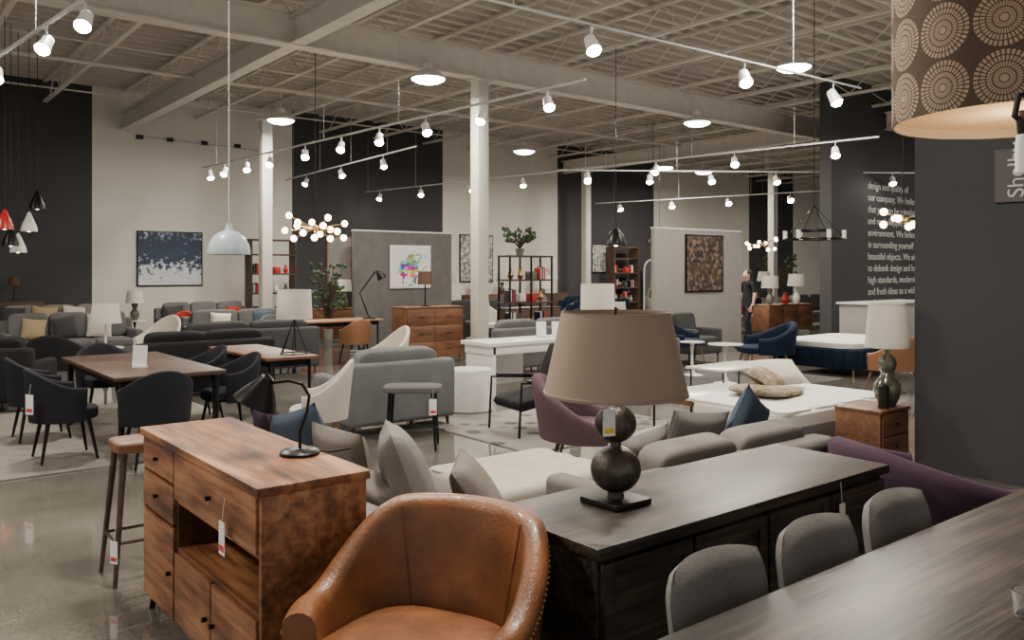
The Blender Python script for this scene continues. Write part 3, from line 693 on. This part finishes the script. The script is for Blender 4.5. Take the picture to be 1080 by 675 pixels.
# arched standing mirrors
for x in(24.9,26.0):
    b=B('arched_mirror'); pts=[(-.4,0,.1)]+[(-.4*math.cos(PI*i/12),0,1.7+.4*math.sin(PI*i/12)) for i in range(13)]+[(.4,0,.1)]
    b.tube(pts,.03,'white',8,closed=True); b.add([(p[0],.01,p[2]) for p in pts],[list(range(len(pts)))],'mirror'); b.obj((x,22.3,.0))
table('oak_desk',1.9,.7,.76,'oak','blackm',(7.2,14.5,0),0,lr=.02)
b=B('articulated_desk_lamp'); b.lathe([(0,0),(.13,0),(.13,.02),(0,.03)],'blackm'); b.tube([(0,0,.02),(-.18,0,.5),(.12,0,.92)],.015,'blackm',8)
b.lathe([(.03,.08),(.1,-.1),(.09,-.1),(.02,.06)],'blackm',(.2,0,.86),rot=(0,-.6,0),n=20); b.obj((7.95,14.35,.76),-38)
sofa('grey_sofa',2.0,.9,.8,'mgrey',(9.1,10.95,0),180,n=2,pil=((.4,'cream',.45),(-.5,'blue',.45)))
b=B('round_side_table'); b.lathe([(0,0),(.2,0),(.2,.02),(.02,.04),(.02,.55),(0,.55)],'blackm'); b.lathe([(0,.55),(.25,.55),(.25,.58),(0,.58)],'walnut'); b.obj((9.6,9.75,0))
table_lamp((9.6,9.75,.58),.28,.27,.42,.48,'shade_w','white','stick')
# left back
sofa('beige_sofa',2.4,.95,.85,'greige',(3.7,20.4,0),0,n=3,pil=((-.9,'dgrey',.5),(-.3,'mustard',.5),(.3,'cream',.5),(.9,'cream',.5)))
sofa('grey_sofa',2.2,.95,.85,'mgrey',(7.0-.2,20.2,0),0,n=3,pil=((-.7,'dgrey',.45),(.7,'red_f',.4)))
sofa('dark_grey_sofa',2.3,.95,.8,'dgrey',(5.1,13.4,0),180,n=2); sofa('light_grey_sofa',2.3,.95,.82,'mgrey',(3.3,17.2,0),0,n=3,pil=((.5,'cream',.45),(-.6,'mustard',.4),(-.1,'dgrey',.42)))
sofa('grey_sofa',2.2,.95,.8,'mgrey',(6.4,16.9,0),0,n=2,pil=((.5,'blue',.45),(-.4,'cream',.42)))
barrel_chair('black_lounge_chair','black_f','blackm',(2.3,13.1,0),160,R=.36,top=.82,arm=.56,seat=.42,th=.09)
barrel_chair('black_lounge_chair','black_f','blackm',(1.5,14.3,0),120,R=.36,top=.82,arm=.56,seat=.42,th=.09)
sofa('black_armchair',.85,.85,.8,'black_f',(1.6,12.0,0),150,n=1); sofa('black_sofa',1.9,.9,.78,'black_f',(3.9,11.9,0),180,n=2)
barrel_chair('cream_wing_chair','cream','oak',(4.15,14.9,0),-60,R=.32,top=.92,arm=.56,seat=.44,th=.06,flare=.08)
tulip((3.05,13.5,0),.55,.25,'blackm'); table_lamp((3.05,13.5,.55),.22,.18,.3,.36,'shade_w','white','stick')
tulip((5.2,20.3,0),.55,.25,'blackm'); table_lamp((5.2,20.3,.55),.2,.16,.28,.4,'shade_w','ceramic')
cabinet('dark_console',2.2,.45,1.0,'walnut_dk',(2.6,22.4,0),0,[(0,.5,0,1,'doorr'),(.5,1,0,1,'doorl')],leg=.1)
table_lamp((3.1,22.4,1.0),.12,.1,.2,.35,'shade_b','blackm','stick')
cabinet('walnut_console',2.0,.45,.8,'walnut',(8.9,18.0,0),0,[(0,.5,0,1,'doorr'),(.5,1,0,1,'doorl')],leg=.1)
table_lamp((9.3,18.0,.8),.18,.16,.28,.4,'shade_w','ceramic')
barrel_chair('tan_side_chair','leather2','blackm',(7.3,13.7,0),180,R=.25,top=.82,arm=.62); barrel_chair('grey_dining_chair','mgrey','blackm',(6.5,15.4,0),0,R=.26,top=.84,arm=.62); barrel_chair('red_side_chair','red_f','blackm',(5.7,18.7,0),-40,R=.27,top=.8,arm=.6)
# far background rows
sofa('dark_grey_sofa',2.2,.95,.85,'dgrey',(12.9,17.2,0),0,n=2,pil=((0,'cream',.45),)); sofa('navy_sofa',2.3,.95,.85,'navy',(15.8,15.6,0),0,n=2,pil=((.5,'cream',.45),))
sofa('navy_sofa',2.2,.95,.85,'navy',(17.8,18.2,0),0,n=2); sofa('light_grey_sofa',2.2,.95,.85,'lgrey',(21,17.5,0),0,n=2); sofa('grey_sofa',2.2,.95,.85,'mgrey',(24,14.6,0),0,n=2)
sofa('black_sofa',1.9,.9,.82,'black_f',(10.7,17.4,0),0,n=2,pil=((.4,'mustard',.42),)); sofa('dark_grey_sofa',2.0,.9,.85,'dgrey',(14.6,18.9,0),0,n=2); sofa('beige_sofa',2.0,.9,.85,'greige',(20.0,14.6,0),0,n=2,pil=((.4,'red_f',.4),))
sofa('grey_sofa',2.0,.9,.85,'mgrey',(26.8,14.0,0),0,n=2)
sofa('beige_sofa',2.2,.95,.85,'greige',(28,20,0),0,n=2); cabinet('walnut_console',2,.5,.9,'walnut',(16.7,22.0,0),0,[(0,.5,0,1,'doorr'),(.5,1,0,1,'doorl')]); cabinet('dark_console',2,.5,.9,'walnut_dk',(19,22.0,0),0,[(0,.5,0,1,'doorr'),(.5,1,0,1,'doorl')])
for (x,y) in((16.2,22.0),(17.2,22.0)): table_lamp((x,y,.9),.2,.18,.3,.4,'shade_w','ceramic')
table_lamp((19.4,22.0,.9),.22,.2,.34,.5,'shade_w','white','stick'); table_lamp((12.6,14.6,.86),.2,.18,.3,.42,'shade_w','ceramic_g')
table('dark_dining_table',1.0,2.0,.75,'walnut_dk','blackm',(13.9,13.2,0),90)
for (x,y,r) in((13.3,12.6,180),(14.4,12.6,180),(13.3,13.85,0),(14.4,13.85,0)): barrel_chair('black_dining_chair','char','blackm',(x,y,0),r)
for (x,y,r,mm) in((11.6,12.0,30,'char'),(12.1,16.0,-20,'cream'),(16.2,17.4,160,'mgrey'),(19.4,16.2,60,'red_f'),(22.5,16,180,'char'),(18.0,15.0,200,'mgrey')): barrel_chair('lounge_chair',mm,'blackm',(x,y,0),r,R=.32,top=.84,arm=.56,seat=.42,th=.07)
def floor_lamp(loc):
    b=B('floor_lamp'); b.lathe([(0,0),(.15,0),(.15,.02),(.012,.03),(.012,1.4),(0,1.4)],'blackm',n=20); drum(b,.2,.16,1.38,1.66,'shade_w',n=28); b.obj(loc)
floor_lamp((11.9,17.3,0)); floor_lamp((16.4,19.0,0)); floor_lamp((2.2,20.6,0)); floor_lamp((21.4,14.7,0))
# ---------------------------------------------------------------- pendants
def cord(b,z0,z1): b.cyl((0,0,z0),(0,0,z1),.006,.006,'blackm',6)
b=B('dome_pendant_lamp'); b.lathe([(.225,0),(.223,.05),(.205,.12),(.165,.19),(.11,.235),(.05,.26),(.03,.30),(.03,.34),(.0,.34)],'paleblue',n=48)
b.lathe([(.225,0),(.219,.0),(.217,.05),(.20,.115),(.16,.185),(.0,.25)],'white',n=48); b.cyl((0,0,.33),(0,0,HC-1.87-JB),.005,.005,'white',6); b.ell((0,0,.1),(.08,.08,.1),'glow_w'); 
b.obj((*S(-3.07,9.05)[:2],1.87))
for (x,y,z,m_) in((2.43,15.99,2.35,'white'),(2.15,15.9,2.1,'blackm'),(2.3,16.2,2.0,'white'),(2.0,15.4,2.35,'red'),(2.6,16.3,2.75,'blackm')):
    b=B('small_pendant_lamp'); b.lathe([(.13,0),(.12,.08),(.07,.2),(.03,.3),(0,.34)],m_,n=24); cord(b,.3,HC-z-JB); b.ell((0,0,.03),(.08,.08,.08),'glow_w',nu=10,nv=8); b.obj((x,y,z))
def globe_chandelier(loc,r,n,h=.0,m='brass'):
    b=B('globe_chandelier'); b.ell((0,0,0),(.12,.12,.12),m); cord(b,0,HC-loc[2]-JB)
    for i in range(n):
        a=2.4*i; el=-.7+1.4*((i*7)%n)/n; p=Vector((math.cos(a)*math.cos(el),math.sin(a)*math.cos(el),math.sin(el)*.7))*r*(.7+.3*((i*3)%4)/3)
        b.tube([(0,0,0),p],.008,m,5); b.ell(p,(.11,.11,.11),'glow_w',nu=12,nv=8)
    b.obj(loc)
globe_chandelier((6.18,13.0,2.4),.52,16); globe_chandelier((12.2,6.0,2.45),.32,8); globe_chandelier((22.5,15.5,2.5),.5,12)
b=B('wheel_chandelier'); b.tube([(.4*math.cos(2*PI*i/28),.4*math.sin(2*PI*i/28),0) for i in range(28)],.014,'blackm',6,closed=True); cord(b,.45,HC-2.15-JB)
b.tube([(.25*math.cos(2*PI*i/20),.25*math.sin(2*PI*i/20),.12) for i in range(20)],.012,'blackm',6,closed=True)
for i in range(6):
    a=PI/3*i; b.tube([(0,0,.48),(.4*math.cos(a),.4*math.sin(a),0)],.005,'blackm',5); b.cyl((.4*math.cos(a),.4*math.sin(a),0),(.4*math.cos(a),.4*math.sin(a),.12),.03,.03,'white',10)
b.obj((10.9,6.65,2.15))
for loc in((10.9,10.6,2.15),(17.5,15.6,2.4),(20.5,18.0,2.5)):
    b=B('cage_pendant_lamp'); b.lathe([(.2,0),(.2,.02),(.12,.22),(.04,.3),(0,.3)],'blackm',n=24); cord(b,.3,HC-loc[2]-JB); b.ell((0,0,.03),(.1,.1,.1),'glow_w',nu=10,nv=8); b.obj(loc)
# ---------------------------------------------------------------- ceiling lighting
def light(name,kind,loc,e,col=(1,.90,.77),size=.3,parent=None,aim=None,ang=80):
    l=bpy.data.lights.new(name,kind); l.energy=e; l.color=col
    if kind=='AREA': l.shape='DISK'; l.size=size
    elif kind=='SPOT': l.spot_size=math.radians(ang); l.spot_blend=.6; l.shadow_soft_size=size
    else: l.shadow_soft_size=size
    o=bpy.data.objects.new(name,l); sc.collection.objects.link(o); o.location=loc
    if aim: 
        dv=Vector(aim)-Vector(loc); o.rotation_euler=dv.to_track_quat('-Z','Y').to_euler()
    return o
def bay(x,y,z=5.0,r=.32,e=245,stem=None):
    b=B('high_bay_light'); b.lathe([(r,0),(r*.97,.04),(r*.6,.12),(.1,.17),(.08,.26),(0,.26)],'white',n=32)
    b.lathe([(0,-.085),(r*.35,-.078),(r*.65,-.055),(r*.86,-.02),(r*.93,.012),(0,.012)],'glow_b',n=32); b.ring([(r,0),(r,.02),(r*.93,.02),(r*.93,0)],'chrome',n=32)
    b.cyl((0,0,.25),(0,0,stem or HC-z-JB),.01,.01,'steel',6); b.obj((x,y,z)); light('high_bay_lamp','AREA',(x,y,z-.1),e,size=r*1.8)
bay(7.88,12.15)
for X,Y in((4.15,18.7),(-5.1,18.4),(.34,23.2),(4.9,26.9)): bay(*S(X,Y)[:2])
for x,y in((2.5,3.2),(2.0,9.5),(8.5,5.5),(-3,5),(-3,14),(12.8,8.2),(21,6),(24,19),(32,16),(14,.5)): bay(x,y,5.2)
def spot(loc,aim,e=0,s=1.0):
    d_=(Vector(aim)-Vector(loc)).normalized(); T=d_.to_track_quat('-Z','Y').to_matrix().to_4x4()
    b=B('track_spotlight'); 
    b.cyl((0,0,.165),(0,0,.08),.012,.012,'rail',8)
    bb=B('x'); bb.lathe([(0,.10),(.03*s,.09),(.045*s,.07),(.05*s,0),(.062*s,-.10),(.058*s,-.10),(.05*s,-.06),(0,-.06)],'white',n=20)
    b.add([T@v for v in bb.v],bb.f,'white')
    bb=B('x'); bb.lathe([(0,-.15),(.03*s,-.14),(.05*s,-.12),(.057*s,-.095),(0,-.09)],'white',n=20); b.add([T@v for v in bb.v],bb.f,'glow')
    b.obj(loc)
    if e: light('track_spot_lamp','SPOT',tuple(Vector(loc)+d_*.18),e,col=(1,.89,.74),aim=aim,size=.05,ang=58)
def track(a,c,z,fr,e=0,s=1.0,w=.03):
    a=Vector(S(*a,z)); c=Vector(S(*c,z)); b=B('track_rail'); dv=(c-a); 
    b.box(tuple((a+c)/2),(dv.length,w,w),'rail',rot=(0,0,math.atan2(dv.y,dv.x)))
    k=int(dv.length/2.5)
    for i in range(k+1):
        p=a+dv*(i+.3)/(k+1); b.cyl(tuple(p),(p.x,p.y,HC-JB),.004,.004,'rail',4)
    b.obj()
    for i,f in enumerate(fr):
        p=a+dv*f; ao=random.uniform(-2.2,.2),random.uniform(-2.6,-.8)
        spot((p.x,p.y,z-.185),(p.x+ao[0],p.y+ao[1],0.5),e,s)
track((-7.2,19.5),(.92,10.5),4.1,(.03,.098,.19,.281,.402,.511,.613,.721,.833,.945),240,1.25)
track((-4.9,26),(6.6,15),4.1,(.08,.2,.33,.45,.58,.7,.82,.95),200,1.35)
track((1.1,20),(10,20.6),4.1,(.08,.25,.42,.6,.78,.93),200,1.4)
track((-7.0,10.6),(-3.6,7.2),4.1,(.35,.72,.95),300,1.2)
track((-.5,7.2),(4.6,11.0),4.1,(.25,.62,.9),300,1.25,.02)
track((-6.5,24),(-2,17.5),4.3,(.2,.5,.8),180,1.3)
track((3,30),(11,24),4.1,(.1,.3,.5,.7,.9),180,1.7)
track((-3.5,5.2),(1.6,4.2),4.1,(.2,.5,.8),250,1.1)
# ---------------------------------------------------------------- person
def skin(name,vs,es,mat,parent,sub=2):
    me=bpy.data.meshes.new(name); me.from_pydata([v[:3] for v in vs],es,[]); me.materials.append(M[mat])
    o=bpy.data.objects.new(name,me); sc.collection.objects.link(o); o.parent=parent
    sk=o.modifiers.new('skin','SKIN'); sk.use_smooth_shade=True
    for i,v in enumerate(vs):
        r=v[3] if len(v)==4 else v[3:5]; me.skin_vertices[0].data[i].radius=(r,r) if not isinstance(r,tuple) else r
    me.skin_vertices[0].data[0].use_root=True
    s_=o.modifiers.new('sub','SUBSURF'); s_.levels=sub; s_.render_levels=sub; return o
P=bpy.data.objects.new('woman_standing',None); sc.collection.objects.link(P)
skin('clothed_body',[(0,0,.95,.15,.11),(0,0,1.12,.125,.10),(0,0,1.30,.14,.10),(0,0,1.42,.11,.08),(.17,0,1.40,.055),(-.17,0,1.40,.055),(.26,.02,1.17,.045),(-.26,.02,1.17,.045),
 (.09,0,.86,.10),(-.09,0,.86,.10),(.11,-.10,.50,.062),(-.10,.06,.50,.062),(.11,-.06,.11,.04),(-.10,.20,.13,.04),(.11,-.19,.045,.035),(-.10,.09,.04,.035)],
 [(0,1),(1,2),(2,3),(3,4),(3,5),(4,6),(5,7),(0,8),(0,9),(8,10),(9,11),(10,12),(11,13),(12,14),(13,15)],'char',P)
for sg in(-1,1):
    vs=[(sg*.258,.02,1.19,.042),(sg*.285,-.04,.93,.03),(sg*.28,-.10,.86,.026)]; es=[(0,1),(1,2)]
    skin('arm',vs,es,'skin',P,1)
    b=B('hand'); b.ell((0,0,0),(.035,.075,.09),'skin',nu=10,nv=8)
    for k in range(4): b.tube([(0,-.028+k*.018,-.035),(sg*-.008,-.03+k*.019,-.065),(sg*-.022,-.03+k*.019,-.09+abs(k-1.5)*.006)],[.009,.008,.006],'skin',6)
    b.tube([(0,-.03,.01),(sg*-.015,-.055,-.02),(sg*-.02,-.06,-.05)],[.01,.009,.006],'skin',6); o=b.obj((sg*.28,-.11,.82)); o.parent=P
b=B('head'); b.tube([(0,0,1.40),(0,-.01,1.52)],[.055,.05],'skin',14); b.ell((0,-.015,1.585),(.15,.19,.225),'skin',nu=20,nv=16); b.ell((0,.022,1.618),(.182,.20,.212),'hair',nu=20,nv=14)
b.ell((0,.08,1.48),(.15,.08,.30),'hair',nu=14,nv=10); b.cyl((0,-.105,1.60),(0,-.128,1.572),.008,.014,'skin',8)
for sg in(-1,1): b.ell((sg*.033,-.098,1.60),(.025,.012,.012),'white',nu=8,nv=6); b.ell((sg*.078,-.01,1.58),(.02,.04,.06),'skin',nu=8,nv=6)
b.ell((0,-.105,1.535),(.05,.014,.014),'red_f',nu=8,nv=6); o=b.obj(); o.parent=P
P.location=(16.45,11.75,0); P.rotation_euler=(0,0,math.radians(-110))
b=B('glass_candle_holder'); b.lathe([(0,0),(.05,0),(.05,.008),(.01,.02),(.01,.08),(.04,.1),(.045,.16),(.042,.16),(.037,.103),(0,.09)],'glass',n=28); b.obj((*S(1.28,2.05)[:2],.75))
# ---------------------------------------------------------------- world + camera
w=bpy.data.worlds.new('daylight'); sc.world=w; w.use_nodes=True; w.node_tree.nodes['Background'].inputs[0].default_value=(1,.98,.95,1); w.node_tree.nodes['Background'].inputs[1].default_value=.62
cam=bpy.data.cameras.new('camera'); co=bpy.data.objects.new('camera',cam); sc.collection.objects.link(co)
cam.sensor_width=36; cam.lens=36*880/1080; cam.shift_y=-52.5/1080; cam.clip_start=.05; cam.clip_end=200
co.location=(0,0,1.7); co.rotation_euler=(PI/2,0,math.radians(-38.7)); sc.camera=co
